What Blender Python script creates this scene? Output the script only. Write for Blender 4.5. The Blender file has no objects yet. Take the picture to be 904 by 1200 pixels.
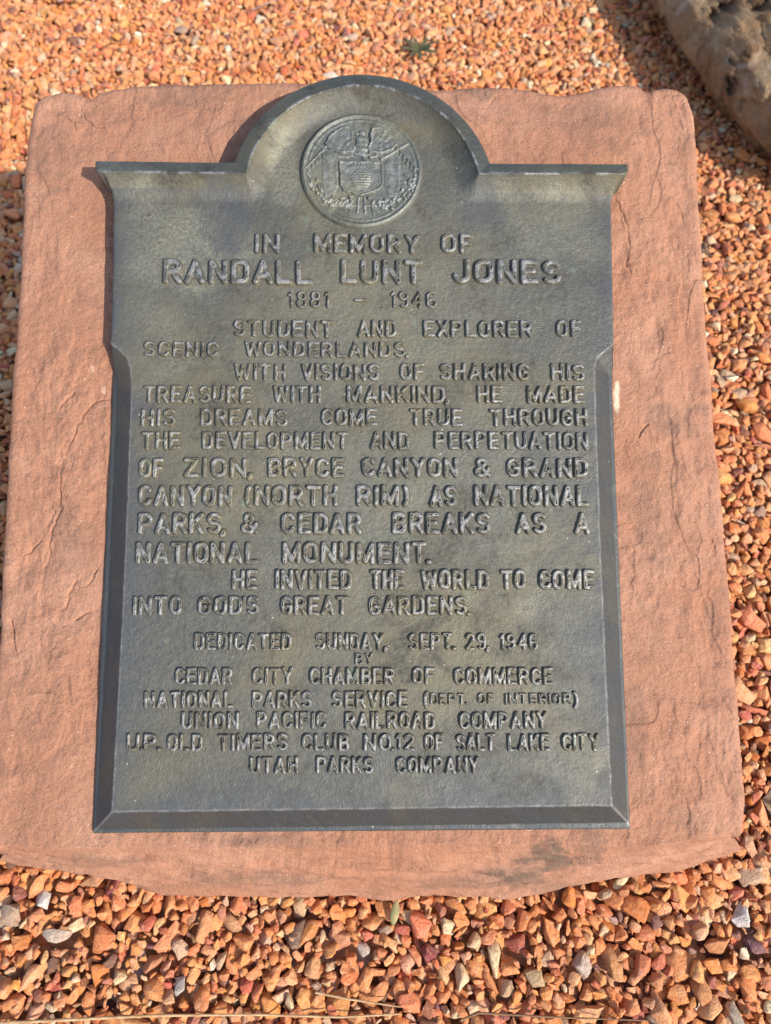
import bpy, bmesh, math, random
import numpy as np
from mathutils import Vector, Matrix, Quaternion, noise as mn

random.seed(7)
RNG = np.random.default_rng(11)
R = math.radians
scene = bpy.context.scene
COL = scene.collection

# ------------------------------------------------------------------ camera
CAM_H = 0.88
PITCH = R(27.0)                       # from straight down
FPX, CX, CY = 900.0, 452.0, 600.0     # focal length and centre of the 904 x 1200 photograph
FWD = np.array([0, math.sin(PITCH), -math.cos(PITCH)])
CUP = np.array([0, math.cos(PITCH), math.sin(PITCH)])
RIGHT = np.array([1.0, 0, 0])
CAM = np.array([0, 0, CAM_H])
cd = bpy.data.cameras.new('camera')
cd.sensor_fit = 'VERTICAL'; cd.sensor_height = 36.0; cd.lens = 27.0
cd.clip_start = 0.02; cd.clip_end = 600
cd.dof.use_dof = True; cd.dof.focus_distance = 0.72; cd.dof.aperture_fstop = 27.0 / 4.6
cam = bpy.data.objects.new('camera', cd); COL.objects.link(cam)
cam.location = CAM
cam.rotation_euler = (PITCH, 0, 0)
scene.camera = cam

# ------------------------------------------------------------------ plaque frame
TILT, YAW = R(7.0), R(1.2)
U = math.cos(TILT) * CUP + math.sin(TILT) * FWD
Xa = math.cos(YAW) * RIGHT + math.sin(YAW) * FWD
Xa = Xa - U * (Xa @ U); Xa /= np.linalg.norm(Xa)
N = np.cross(Xa, U)
O = CAM + 0.700 * FWD                 # a point of the stone's dressed face

def ray(px, py):
    return FWD + RIGHT * ((px - CX) / FPX) + CUP * ((CY - py) / FPX)

def at(px, py, h=0.0):
    """photo pixel -> (u, v) on the plane h metres above the dressed face"""
    d = ray(px, py)
    t = ((O + N * h - CAM) @ N) / (d @ N)
    p = CAM + d * t - O
    return float(p @ Xa), float(p @ U)

def ground_at(px, py, z=0.0):
    d = ray(px, py)
    t = (z - CAM_H) / d[2]
    return CAM + d * t

# ------------------------------------------------------------------ light
sp = np.array([0.575, -0.315, 0.755])                 # towards the sun in the plaque's frame
SUN = Xa * sp[0] + U * sp[1] + N * sp[2]; SUN /= np.linalg.norm(SUN)
SUN_EL = math.asin(SUN[2]); SUN_AZ = math.atan2(SUN[0], SUN[1])
w = bpy.data.worlds.new('World'); scene.world = w; w.use_nodes = True
nt = w.node_tree
sky = nt.nodes.new('ShaderNodeTexSky'); sky.sky_type = 'NISHITA'; sky.sun_disc = False
sky.sun_elevation = SUN_EL; sky.sun_rotation = SUN_AZ
bg = nt.nodes['Background']; bg.inputs['Strength'].default_value = 0.15
nt.links.new(sky.outputs[0], bg.inputs[0])
ld = bpy.data.lights.new('sun', 'SUN'); ld.energy = 3.5; ld.angle = R(0.6); ld.color = (1, .95, .87)
sun = bpy.data.objects.new('sun', ld); COL.objects.link(sun)
sun.rotation_euler = Vector(SUN).to_track_quat('Z', 'Y').to_euler()
sun.location = (2, -2, 3)
vs = scene.view_settings
vs.view_transform = 'Standard'; vs.look = 'None'; vs.gamma = 1; vs.use_curve_mapping = False
vs.exposure = 0.84

# ------------------------------------------------------------------ numpy helpers
_perm = RNG.permutation(512)
_perm = np.concatenate([_perm, _perm, _perm])
_ga = RNG.uniform(0, 2 * math.pi, 512); _gx, _gy = np.cos(_ga), np.sin(_ga)

def pn(x, y, seed=0):
    x = np.asarray(x, float) + seed * 17.31; y = np.asarray(y, float) + seed * 9.73
    xi = np.floor(x).astype(int); yi = np.floor(y).astype(int)
    xf = x - xi; yf = y - yi
    a = xi & 511; b = yi & 511; a1 = (xi + 1) & 511; b1 = (yi + 1) & 511
    def g(i, j, dx, dy):
        k = _perm[(_perm[i] + j) & 511] & 511
        return _gx[k] * dx + _gy[k] * dy
    sx = xf * xf * xf * (xf * (xf * 6 - 15) + 10); sy = yf * yf * yf * (yf * (yf * 6 - 15) + 10)
    n0 = g(a, b, xf, yf) * (1 - sx) + g(a1, b, xf - 1, yf) * sx
    n1 = g(a, b1, xf, yf - 1) * (1 - sx) + g(a1, b1, xf - 1, yf - 1) * sx
    return (n0 * (1 - sy) + n1 * sy) * 1.5

def fbm(x, y, octs=4, seed=0, gain=.5):
    s = 0; a = 1
    for k in range(octs):
        s = s + a * pn(x * 2 ** k, y * 2 ** k, seed + k); a *= gain
    return s

def smooth(a, b, x):
    t = np.clip((x - a) / (b - a), 0, 1); return t * t * (3 - 2 * t)

def seg_dist(px, py, pts, closed=False):
    d = np.full(px.shape, 1e9)
    n = len(pts)
    for i in range(n if closed else n - 1):
        ax, ay = pts[i]; bx, by = pts[(i + 1) % n]
        ex, ey = bx - ax, by - ay
        L = ex * ex + ey * ey + 1e-18
        t = np.clip(((px - ax) * ex + (py - ay) * ey) / L, 0, 1)
        d = np.minimum(d, (px - ax - t * ex) ** 2 + (py - ay - t * ey) ** 2)
    return np.sqrt(d)

def inside(px, py, pts):
    c = np.zeros(px.shape, bool); n = len(pts)
    for i in range(n):
        ax, ay = pts[i]; bx, by = pts[(i + 1) % n]
        if ay == by: continue
        k = ((ay > py) != (by > py)) & (px < (bx - ax) * (py - ay) / (by - ay) + ax)
        c ^= k
    return c

def sdf_poly(px, py, pts):
    d = seg_dist(px, py, pts, True)
    return np.where(inside(px, py, pts), -d, d)

def mesh_np(name, v, f, mat, parent=None, smooth_on=True, attrs=None, loc=None):
    v = np.asarray(v, np.float32); f = np.asarray(f, np.int32)
    if loc is not None: v = v - np.asarray(loc, np.float32)
    me = bpy.data.meshes.new(name)
    k = f.shape[1]
    me.vertices.add(len(v)); me.loops.add(f.size); me.polygons.add(len(f))
    me.vertices.foreach_set('co', v.ravel())
    me.loops.foreach_set('vertex_index', f.ravel())
    me.polygons.foreach_set('loop_start', np.arange(0, f.size, k, dtype=np.int32))
    me.polygons.foreach_set('loop_total', np.full(len(f), k, np.int32))
    me.polygons.foreach_set('use_smooth', np.full(len(f), smooth_on))
    for an, (ty, arr) in (attrs or {}).items():
        at_ = me.attributes.new(an, ty, 'POINT')
        at_.data.foreach_set('color' if ty == 'FLOAT_COLOR' else 'value', np.asarray(arr, np.float32).ravel())
    me.update(); me.validate()
    me.materials.append(mat)
    o = bpy.data.objects.new(name, me); COL.objects.link(o)
    if loc is not None: o.location = loc
    if parent: o.parent = parent
    return o

def grid_mesh(name, X, Y, Z, keep, mat, parent, attrs=None):
    """heightfield; keep = bool per cell"""
    ny, nx = X.shape
    idx = np.arange(nx * ny).reshape(ny, nx)
    q = np.stack([idx[:-1, :-1], idx[:-1, 1:], idx[1:, 1:], idx[1:, :-1]], -1)[keep]
    used, inv = np.unique(q.ravel(), return_inverse=True)
    v = np.stack([X.ravel()[used], Y.ravel()[used], Z.ravel()[used]], -1)
    at_ = {k: (t, a.reshape(nx * ny, -1)[used]) for k, (t, a) in (attrs or {}).items()}
    return mesh_np(name, v, inv.reshape(-1, 4), mat, parent, attrs=at_)

def tag(o, label, cat, group=None, kind=None):
    o['label'] = label; o['category'] = cat
    if group: o['group'] = group
    if kind: o['kind'] = kind
    return o

# ------------------------------------------------------------------ node helper
class NB:
    def __init__(s, name):
        s.m = bpy.data.materials.new(name); s.m.use_nodes = True
        s.t = s.m.node_tree; s.bsdf = s.t.nodes['Principled BSDF']
        s.tc = s.t.nodes.new('ShaderNodeTexCoord')
    def n(s, ty, **kw):
        nd = s.t.nodes.new('ShaderNode' + ty)
        for k, v in kw.items(): setattr(nd, k, v)
        return nd
    def set(s, sock, v):
        if hasattr(v, 'is_output') or isinstance(v, bpy.types.NodeSocket): s.t.links.new(v, sock)
        elif v is not None:
            if isinstance(v, (tuple, list)) and len(v) == 3 and sock.type == 'RGBA': v = (*v, 1)
            sock.default_value = v
    def noise(s, scale, detail=4, rough=.55, vec=None, dist=0):
        nd = s.n('TexNoise'); s.set(nd.inputs['Vector'], vec or s.tc.outputs['Object'])
        nd.inputs['Scale'].default_value = scale; nd.inputs['Detail'].default_value = detail
        nd.inputs['Roughness'].default_value = rough; nd.inputs['Distortion'].default_value = dist
        return nd.outputs['Fac']
    def vor(s, scale, feature='F1', out='Distance', vec=None):
        nd = s.n('TexVoronoi', feature=feature); s.set(nd.inputs['Vector'], vec or s.tc.outputs['Object'])
        nd.inputs['Scale'].default_value = scale
        return nd.outputs[out]
    def ramp(s, x, a, b, lo=0., hi=1.):
        nd = s.n('MapRange', interpolation_type='SMOOTHSTEP'); s.set(nd.inputs[0], x)
        for i, v in zip((1, 2, 3, 4), (a, b, lo, hi)): nd.inputs[i].default_value = v
        return nd.outputs[0]
    def mix(s, f, a, b, mode='MIX'):
        nd = s.n('Mix', data_type='RGBA', blend_type=mode)
        s.set(nd.inputs['Factor'], f); s.set(nd.inputs['A'], a); s.set(nd.inputs['B'], b) if False else None
        s.set(nd.inputs[6], a); s.set(nd.inputs[7], b)
        return nd.outputs[2]
    def math(s, op, a, b=None, c=None):
        nd = s.n('Math', operation=op); s.set(nd.inputs[0], a)
        if b is not None: s.set(nd.inputs[1], b)
        if c is not None: s.set(nd.inputs[2], c)
        return nd.outputs[0]
    def attr(s, name, out='Color'):
        nd = s.n('Attribute'); nd.attribute_name = name; return nd.outputs[out]
    def bump(s, h, dist, strength=1.0, normal=None):
        nd = s.n('Bump'); nd.inputs['Strength'].default_value = strength; nd.inputs['Distance'].default_value = dist
        s.set(nd.inputs['Height'], h)
        if normal is not None: s.set(nd.inputs['Normal'], normal)
        return nd.outputs[0]
    def out(s, color=None, rough=None, metal=None, normal=None, spec=None):
        b = s.bsdf.inputs
        if color is not None: s.set(b['Base Color'], color)
        if rough is not None: s.set(b['Roughness'], rough)
        if metal is not None: s.set(b['Metallic'], metal)
        if normal is not None: s.set(b['Normal'], normal)
        if spec is not None: s.set(b['Specular IOR Level'], spec)
        return s.m

# ------------------------------------------------------------------ materials
def bronze(name, tint=(1, 1, 1), hatch=1.0, rough=.42, wear_highlight_amt=0.0, metal=.55):
    b = NB(name)
    big = b.noise(7, 4, .6, dist=.6)
    mid = b.noise(26, 5, .65, dist=.4)
    fine = b.noise(260, 4, .7)
    t = lambda c: tuple(x * y for x, y in zip(c, tint))
    dark = t((.088, .080, .064)); olive = t((.210, .184, .118)); grey = t((.128, .129, .118))
    c = b.mix(b.ramp(big, .38, .62), grey, olive)
    c = b.mix(b.ramp(mid, .50, .68), c, dark)
    c = b.mix(b.ramp(fine, .35, .75), c, t((.19, .185, .14)), 'MIX')
    green = b.noise(60, 3, .6)
    c = b.mix(b.ramp(green, .63, .75, 0, .5), c, (.15, .19, .13))
    c = b.mix(b.math('MULTIPLY', b.attr('pale', 'Fac'), b.ramp(b.noise(330, 4, .7), .35, .65, .25, 1)), c, (.225, .215, .158))
    c = b.mix(b.math('MULTIPLY', b.attr('grime', 'Fac'), .8), c, (.24, .20, .125))
    c = b.mix(b.math('MULTIPLY', b.attr('margin', 'Fac'), b.ramp(mid, .3, .6, .5, .95)), c, t((.112, .120, .130)))
    c = b.mix(b.math('MULTIPLY', b.attr('wear_highlight', 'Fac'), b.ramp(fine, .25, .65, wear_highlight_amt * .3, wear_highlight_amt)), c, (.36, .35, .34))  # pale rubbed metal, plus highlights painted onto letter tops and flower sprays
    speck = b.vor(95)
    keep = b.math('GREATER_THAN', b.noise(95, 0), .60)
    c = b.mix(b.math('MULTIPLY', b.math('LESS_THAN', speck, .045), keep), c, (.6, .55, .45))
    # cast and brushed surface: patches of short strokes, each patch with its own direction
    cell = b.n('TexVoronoi'); cell.inputs['Scale'].default_value = 60
    wob = b.n('VectorMath', operation='ADD')
    wn = b.n('TexNoise'); wn.inputs['Scale'].default_value = 30
    b.set(wn.inputs['Vector'], b.tc.outputs['Object'])
    sc = b.n('VectorMath', operation='SCALE'); b.set(sc.inputs[0], wn.outputs['Color']); sc.inputs['Scale'].default_value = .02
    b.set(wob.inputs[0], b.tc.outputs['Object']); b.set(wob.inputs[1], sc.outputs[0])
    b.set(cell.inputs['Vector'], wob.outputs[0])
    sepc = b.n('SeparateColor'); b.set(sepc.inputs[0], cell.outputs['Color'])
    sepv = b.n('SeparateXYZ'); b.set(sepv.inputs[0], wob.outputs[0])
    ang = b.math('MULTIPLY', sepc.outputs[0], 6.283)
    ph = b.math('ADD', b.math('MULTIPLY', sepv.outputs[0], b.math('COSINE', ang)), b.math('MULTIPLY', sepv.outputs[1], b.math('SINE', ang)))
    lines = b.math('SINE', b.math('MULTIPLY', ph, 3900.0))
    lines = b.math('MULTIPLY', lines, b.ramp(b.noise(30, 3), .46, .66))
    h1 = b.bump(b.noise(800, 3, .65), .0009, .6)
    h2 = b.bump(lines, .00016, hatch, h1)
    pit = b.ramp(b.vor(420), .0, .28, 0, 1)
    pit = b.math('MAXIMUM', pit, b.ramp(b.noise(35, 4), .5, .6, 1, 0))
    h2 = b.bump(pit, .0006, .5, h2)
    h3 = b.bump(b.noise(170, 4, .68), .0016, .45, h2)
    r = b.ramp(mid, .3, .7, rough - .07, rough + .12)
    return b.out(c, r, metal, h3, .5)

M_PLATE = bronze('patinated_bronze', (.62, .60, .58), .42, .55, .6, .42)
M_EDGE = bronze('edge_bronze', (.47, .475, .48), .25, .45, .8, .5)
M_LETTER = bronze('letter_bronze', (.70, .68, .67), .0, .44, .55, .45)
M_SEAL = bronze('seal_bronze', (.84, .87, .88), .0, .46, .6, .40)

def sandstone():
    b = NB('pink_sandstone')
    big = b.noise(9, 4, .6, dist=.5); mid = b.noise(55, 5, .65); fine = b.noise(700, 3, .7)
    c = b.mix(b.ramp(big, .35, .65), (.335, .150, .084), (.385, .196, .122))
    c = b.mix(b.ramp(mid, .45, .70, 0, .75), c, (.25, .115, .070))
    c = b.mix(b.ramp(fine, .38, .72, 0, .6), c, (.41, .21, .13))
    c = b.mix(b.ramp(b.noise(900, 2), .56, .70, 0, .8), c, (.19, .09, .06))
    c = b.mix(b.ramp(b.noise(20, 5, .7, dist=1.), .56, .72, 0, .55), c, (.215, .12, .08))
    sp_ = b.math('LESS_THAN', b.vor(240), .10)
    kp = b.math('GREATER_THAN', b.noise(240, 0), .62)
    c = b.mix(b.math('MULTIPLY', sp_, kp), c, (.78, .6, .5))
    c = b.mix(b.math('MULTIPLY', b.attr('stain', 'Fac'), b.ramp(b.noise(90, 5, .7), .3, .6, .35, 1)), c, (.125, .082, .058))
    c = b.mix(b.attr('chip', 'Fac'), c, (.72, .55, .38))
    n1 = b.bump(fine, .0014, .75)
    n2 = b.bump(mid, .0045, .6, n1)
    n3 = b.bump(b.noise(190, 5, .7), .0026, .75, n2)
    return b.out(c, .88, 0, n3, .25)
M_STONE = sandstone()

def gravel_mat():
    b = NB('gravel')
    c = b.attr('tint')
    c = b.mix(b.ramp(b.noise(110, 5, .7, dist=1.0), .46, .72, 0, .5), c, (.40, .125, .065))
    c = b.mix(b.ramp(b.noise(150, 4, .6, dist=1.2), .52, .70, 0, .55), c, (.72, .46, .29))
    c = b.mix(b.ramp(b.noise(900, 2, .6), .5, .75, 0, .5), c, b.mix(.5, c, (.2, .07, .04)))
    n1 = b.bump(b.noise(800, 3, .7), .0020, .75)
    n2 = b.bump(b.noise(190, 5, .68), .0055, .8, n1)
    return b.out(c, b.ramp(b.noise(60), .3, .7, .55, .85), 0, n2, .35)
M_GRAVEL = gravel_mat()

def ground_mat():
    b = NB('ground_gravel')
    col = b.vor(48, 'F1', 'Color')
    sep = b.n('SeparateColor'); b.set(sep.inputs[0], col)
    c = b.mix(sep.outputs[0], (.60, .25, .095), (.66, .36, .19))
    c = b.mix(b.math('GREATER_THAN', sep.outputs[1], .8), c, (.2, .09, .07))
    c = b.mix(b.math('GREATER_THAN', sep.outputs[2], .93), c, (.6, .48, .38))
    d = b.vor(48)
    return b.out(c, .9, 0, b.bump(d, -.02, 1), .2)
M_GROUND = ground_mat()

def boulder_mat():
    b = NB('tan_boulder')
    c = b.mix(b.ramp(b.noise(5, 5, .65, dist=.7), .35, .65), (.36, .20, .095), (.46, .32, .19))
    c = b.mix(b.ramp(b.noise(22, 5, .7), .45, .68, 0, .8), c, (.20, .10, .05))
    c = b.mix(b.ramp(b.noise(13, 4, .65, dist=1), .58, .72, 0, .75), c, (.60, .52, .43))
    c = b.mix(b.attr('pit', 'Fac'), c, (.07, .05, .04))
    n1 = b.bump(b.noise(240, 4, .7), .004, .7)
    n2 = b.bump(b.noise(45, 6, .75), .024, 1.0, n1)
    return b.out(c, .9, 0, n2, .2)
M_BOULDER = boulder_mat()

def simple(name, c1, c2, scale=60, rough=.7):
    b = NB(name)
    return b.out(b.mix(b.ramp(b.noise(scale), .35, .65), c1, c2), rough, 0, b.bump(b.noise(scale * 6), .0006, .5), .3)
M_STRAW = simple('dry_straw', (.50, .34, .18), (.36, .21, .10), 80)
M_LEAF = simple('dull_green_leaf', (.20, .18, .075), (.30, .24, .11), 90)
M_WEED = simple('weed_green', (.05, .055, .02), (.11, .09, .04), 90)

# ------------------------------------------------------------------ ground sheet
GZ = -0.024
rad = [0.0, 1, 3, 8, 25, 80, 250]
gv = [(0, 0.9, GZ)]; gf = []
ns = 64
for r_ in rad[1:]:
    for k in range(ns):
        a = 2 * math.pi * k / ns
        gv.append((r_ * math.cos(a), .9 + r_ * math.sin(a), GZ))
tri = [(0, 1 + k, 1 + (k + 1) % ns) for k in range(ns)]
for i in range(len(rad) - 2):
    for k in range(ns):
        a, b_ = 1 + i * ns + k, 1 + i * ns + (k + 1) % ns
        c_, d_ = a + ns, b_ + ns
        tri += [(a, c_, d_), (a, d_, b_)]
g = mesh_np('ground', gv, tri, M_GROUND, smooth_on=False)
g['kind'] = 'structure'

# ------------------------------------------------------------------ sandstone block
SH = -0.0025      # mean level of the dressed face under the plaque
top_px = [(38, 113), (48, 107), (62, 104), (80, 107), (93, 111), (99, 112), (108, 105), (125, 100), (150, 97), (200, 95), (260, 94),
          (345, 94), (430, 96), (520, 103), (545, 100), (600, 98), (625, 101), (645, 106), (665, 108), (685, 105), (710, 100), (735, 97),
          (755, 97), (765, 101), (772, 104), (780, 101), (792, 98), (803, 99), (811, 105)]
right_px = [(811, 105), (816, 125), (820, 170), (823, 240), (826, 300), (832, 400), (836, 430), (841, 500), (848, 560), (855, 660), (861, 720),
            (866, 800), (872, 880), (877, 940), (877, 972)]
left_px = [(38, 113), (31, 150), (27, 190), (25, 230), (22, 300), (17, 370), (13, 420), (9, 500), (6, 560), (2, 640), (-2, 700), (-7, 780), (-12, 880), (-17, 950), (-17, 990)]
front_px = [(-17, 990), (60, 992), (160, 990), (240, 994), (300, 989), (380, 986), (450, 990), (540, 985), (600, 988), (660, 984), (700, 989), (760, 990), (800, 986), (860, 977), (877, 972)]
base_px = [(-17, 1004), (40, 1014), (90, 1022), (140, 1032), (190, 1042), (240, 1047), (320, 1050), (400, 1051), (470, 1050), (560, 1048), (630, 1044), (690, 1036), (760, 1021), (830, 1006), (862, 996), (879, 984)]

def resample(pts, n):
    p = np.array(pts, float)
    s = np.concatenate([[0], np.cumsum(np.hypot(*np.diff(p, axis=0).T))]); s /= s[-1]
    t = np.linspace(0, 1, n)
    return np.stack([np.interp(t, s, p[:, k]) for k in range(p.shape[1])], -1)

RIM = 0.009
def plane_curve(px, n, h, inset):
    c = resample([at(x, y, h) for x, y in px], n)
    return c
NU, NV = 880, 940
ct = plane_curve(top_px, NU, SH - .004, 0); cb = plane_curve(front_px, NU, SH, 0)
cl = plane_curve(left_px, NV, SH - .004, 0); cr = plane_curve(right_px, NV, SH - .004, 0)   # top -> bottom
# the silhouette is the outside of a rounded arris: pull the flat in by its radius
tt = np.linspace(0, 1, NU); td = np.linspace(1, 0, NV)
ct[:, 0] += RIM * (1 - 2 * tt); ct[:, 1] -= RIM
cl[:, 0] += RIM; cl[:, 1] -= RIM * td; cr[:, 0] -= RIM; cr[:, 1] -= RIM * td
for c_, a_, b_ in ((cb, cl[-1], cr[-1]), (ct, cl[0], cr[0])):          # make the four edges meet at the corners
    c_ += (1 - tt)[:, None] * (a_ - c_[0]) + tt[:, None] * (b_ - c_[-1])
s_ = np.linspace(0, 1, NU)[None, :, None]; t_ = np.linspace(0, 1, NV)[:, None, None]
P = ((1 - t_) * ct[None] + t_ * cb[None] + (1 - s_) * cl[:, None] + s_ * cr[:, None]
     - ((1 - s_) * (1 - t_) * ct[0] + s_ * (1 - t_) * ct[-1] + (1 - s_) * t_ * cb[0] + s_ * t_ * cb[-1]))
PX, PY = P[..., 0], P[..., 1]

cracks_px = [
    [(127, 468), (112, 469), (98, 484), (85, 513), (71, 541), (70, 570), (71, 598), (59, 621), (57, 649), (52, 664)],
    [(86, 459), (71, 475)], [(47, 633), (38, 643), (25, 652)], [(112, 670), (109, 681), (100, 687)],
    [(90, 681), (79, 697), (79, 708), (66, 719)], [(105, 716), (87, 725)], [(12, 728), (13, 754), (18, 766)],
    
    [(75, 135), (85, 140), (88, 150)], [(92, 116), (94, 127), (100, 140), (120, 150)], 
    [(722, 235), (735, 262), (738, 290), (734, 310)], [(760, 497), (748, 512)], [(802, 930), (809, 952), (807, 965)],
    [(490, 1000), (502, 997), (522, 1002)], [(172, 1020), (190, 1010), (227, 1008)], [(580, 110), (570, 125)]]
def stone_relief(x, y):
    """height of the dressed face above its mean plane, metres"""
    h = .0013 * fbm(x * 9, y * 9, 4, 3) + .0006 * fbm(x * 60, y * 45, 3, 9)
    n = fbm(x * 16, y * 11, 2, 21, .4)                               # flaked layers
    patch = smooth(.05, .35, fbm(x * 7, y * 7, 2, 33))
    for lv in (-.35, .28):
        h = h + .0009 * patch * smooth(lv - .02, lv + .02, n)
    wv = fbm(x * 55, y * 12, 3, 40)                              # tool ripples run up the right-hand margin
    rm = smooth(.235, .27, x) + .45 * smooth(-.285, -.31, x)
    rm = rm * smooth(-.305, -.27, y)
    h = h + rm * (.0010 * wv - .0011 * smooth(.25, .34, fbm(x * 40, y * 14, 2, 55)))
    pt = smooth(-.1, .3, fbm(x * 6, y * 6, 2, 91))
    h = h + (.0005 + .0008 * pt) * fbm(x * 34, y * 24, 5, 93, .6) - .0009 * smooth(.30, .55, fbm(x * 46, y * 18, 2, 95)) * (.25 + .75 * rm)
    sl = fbm(x * 20 + .12 * fbm(x * 60, y * 60, 2, 97), y * 8, 2, 96, .35)          # broken ledges: one side falls off sharply
    h = h + .0007 * (.2 + .8 * np.maximum(pt, rm)) * (smooth(.0, .05, sl) - smooth(.05, .6, sl))
    fr = smooth(-.285, -.31, y)
    h = h + fr * (.0022 * fbm(x * 10, y * 45, 4, 58) + .0010 * smooth(.1, .16, fbm(x * 7, y * 40, 3, 66)))
    for i, c in enumerate(cracks_px):
        q = [at(a, b_, SH) for a, b_ in c]
        qx = [p[0] for p in q]; qy = [p[1] for p in q]
        m = (x > min(qx) - .03) & (x < max(qx) + .03) & (y > min(qy) - .03) & (y < max(qy) + .03)
        if not m.any(): continue
        xx, yy = x[m], y[m]
        wob = .0018 * pn(xx * 130, yy * 130, i)
        d = seg_dist(xx + wob, yy + .0018 * pn(xx * 130, yy * 130, i + 50), resample(q, 14))
        side = 1 if i % 3 else -1
        cen = np.array(q).mean(0); dr = np.array(q[-1]) - np.array(q[0]); nn = np.array([-dr[1], dr[0]]) / (np.linalg.norm(dr) + 1e-9)
        sd = ((xx - cen[0]) * nn[0] + (yy - cen[1]) * nn[1]) * side
        hh = -.0022 * np.exp(-(d / .00085) ** 2) * (.35 + .65 * smooth(-.5, .3, pn(xx * 45, yy * 45, i + 9))) - np.where(sd > 0, .0011, 0) * np.exp(-(d / .011) ** 2) * smooth(-.4, .4, pn(xx * 60, yy * 60, i + 3))
        h[m] += hh
    return h
relief = stone_relief(PX, PY)
edge = np.minimum.reduce([np.broadcast_to(np.linspace(0, 1, NU)[None], PX.shape), np.broadcast_to(1 - np.linspace(0, 1, NU)[None], PX.shape), np.broadcast_to(np.linspace(0, 1, NV)[:, None], PX.shape)])
H = SH + np.clip(relief, -.006, .0035) - .004 * smooth(.10, 0, edge)
# the front lip rolls over
roll = smooth(.955, 1.0, np.broadcast_to(np.linspace(0, 1, NV)[:, None], PX.shape))
top3 = O + PX[..., None] * Xa + PY[..., None] * U + H[..., None] * N
verts = [top3.reshape(-1, 3)]
idx = np.arange(NU * NV).reshape(NV, NU)
loop = np.concatenate([idx[0, :-1], idx[:-1, -1], idx[-1, ::-1][:-1], idx[::-1, 0][:-1]])      # top, right, front, left
nl = len(loop)
lp = verts[0][loop]
nt_, nr_, nf_ = NU - 1, NV - 1, NU - 1
kind = np.zeros(nl, int); kind[nt_:nt_ + nr_] = 1; kind[nt_ + nr_:nt_ + nr_ + nf_] = 2; kind[nt_ + nr_ + nf_:] = 3
# outward direction round the loop, in the plane
p2 = np.stack([(lp - O) @ Xa, (lp - O) @ U], -1)
tan = np.roll(p2, -9, 0) - np.roll(p2, 9, 0)
out2 = np.stack([-tan[:, 1], tan[:, 0]], -1); out2 /= np.linalg.norm(out2, axis=1)[:, None] + 1e-9
cen2 = p2.mean(0)
out2 *= np.sign(((p2 - cen2) * out2).sum(1))[:, None]
def ringsmooth(a, k):
    b = np.concatenate([a[-k:], a, a[:k]]); c = np.cumsum(np.concatenate([np.zeros((1, a.shape[1])), b]), 0)
    r = (c[2 * k + 1:] - c[:-2 * k - 1]) / (2 * k + 1); return r
out2 = ringsmooth(ringsmooth(out2, 22), 12); out2 /= np.linalg.norm(out2, axis=1)[:, None]
out3 = out2[:, :1] * Xa + out2[:, 1:] * U
outh = out3.copy(); outh[:, 2] = 0; outh /= np.linalg.norm(outh, axis=1)[:, None] + 1e-9
# where the front meets the gravel
base = np.array([ground_at(x, y, 0.004) for x, y in base_px])
base = resample(base, NU)[::-1][:-1]                                 # right -> left like the loop
fw = np.zeros(nl)
fi = np.where(kind == 2)[0]
K = 46
rings = []
NZ = np.array([0, 0, 1.0])
fl = np.linspace(0, 1, len(fi)); wfront = smooth(0, .018, fl) * smooth(1, .98, fl)
ar = np.arange(nl)
lean = np.full(nl, .034)
lean[kind == 1] *= 1 - smooth(.7, 1, np.linspace(0, 1, (kind == 1).sum())); lean[kind == 3] *= smooth(0, .3, np.linspace(0, 1, (kind == 3).sum())); lean[kind == 2] = 0
for k in range(1, K + 1):
    u_ = k / K
    # sides and back: small quarter round, then a rough near-vertical face to below the gravel
    if u_ < .25:
        a = u_ / .25 * math.pi / 2
        q = lp + out3 * (RIM * math.sin(a)) - N * (RIM * (1 - math.cos(a)))
    else:
        f_ = (u_ - .25) / .75
        q0 = lp + out3 * RIM - N * RIM
        zt = q0[:, 2] * (1 - f_) + GZ * f_
        q = q0 + outh * 0.0; q[:, 2] = zt
        q = q - outh * (lean * f_ ** .75)[:, None]
    # front: a bulging lip down to the base line, then straight below the gravel
    E = lp[fi]; B = base
    C_ = E * .62 + B * .38 + N * .012
    tb = min(u_ / .86, 1.0)
    qf = (1 - tb) ** 2 * E + 2 * tb * (1 - tb) * C_ + tb * tb * B
    if u_ > .86: qf = B.copy(); qf[:, 2] = .004 + (GZ - .004) * (u_ - .86) / .14
    q[fi] = q[fi] * (1 - wfront[:, None]) + qf * wfront[:, None]
    amp = .0030 * smooth(.2, .5, np.array(u_)) + .0006
    sx = np.cumsum(np.r_[0, np.linalg.norm(np.diff(lp, axis=0), axis=1)])
    dn = fbm(sx * 22, np.full(nl, u_ * 4.0), 3, 61) * amp
    dn[fi] = (fbm(sx * 14, np.full(nl, u_ * 9.0), 4, 63) * .0075 * float(smooth(0, .3, np.array(u_))))[fi]
    ddn = outh.copy(); ddn[fi] = (outh[fi] * .6 + NZ * .6)
    # bedding layers along the front
    lay = np.where(kind == 2, .0030 * smooth(-.05, .2, fbm(sx * 6, q[:, 2] * 60, 3, 5)) * smooth(-.12, .12, np.sin(q[:, 2] * 300 + 3.0 * fbm(sx * 7, sx * 0, 3, 5))) * (u_ < .9) * smooth(0, .25, np.array(u_)), 0)
    rings.append(q + ddn * (dn + lay)[:, None])
verts += rings
V = np.concatenate(verts)
quads = np.stack([idx[:-1, :-1], idx[1:, :-1], idx[1:, 1:], idx[:-1, 1:]], -1).reshape(-1, 4)
side = []
prev = loop
for k in range(K):
    cur = NU * NV + k * nl + ar
    side.append(np.stack([prev, np.roll(prev, -1), np.roll(cur, -1), cur], -1)); prev = cur
F_ = np.concatenate([quads] + side)
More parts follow.
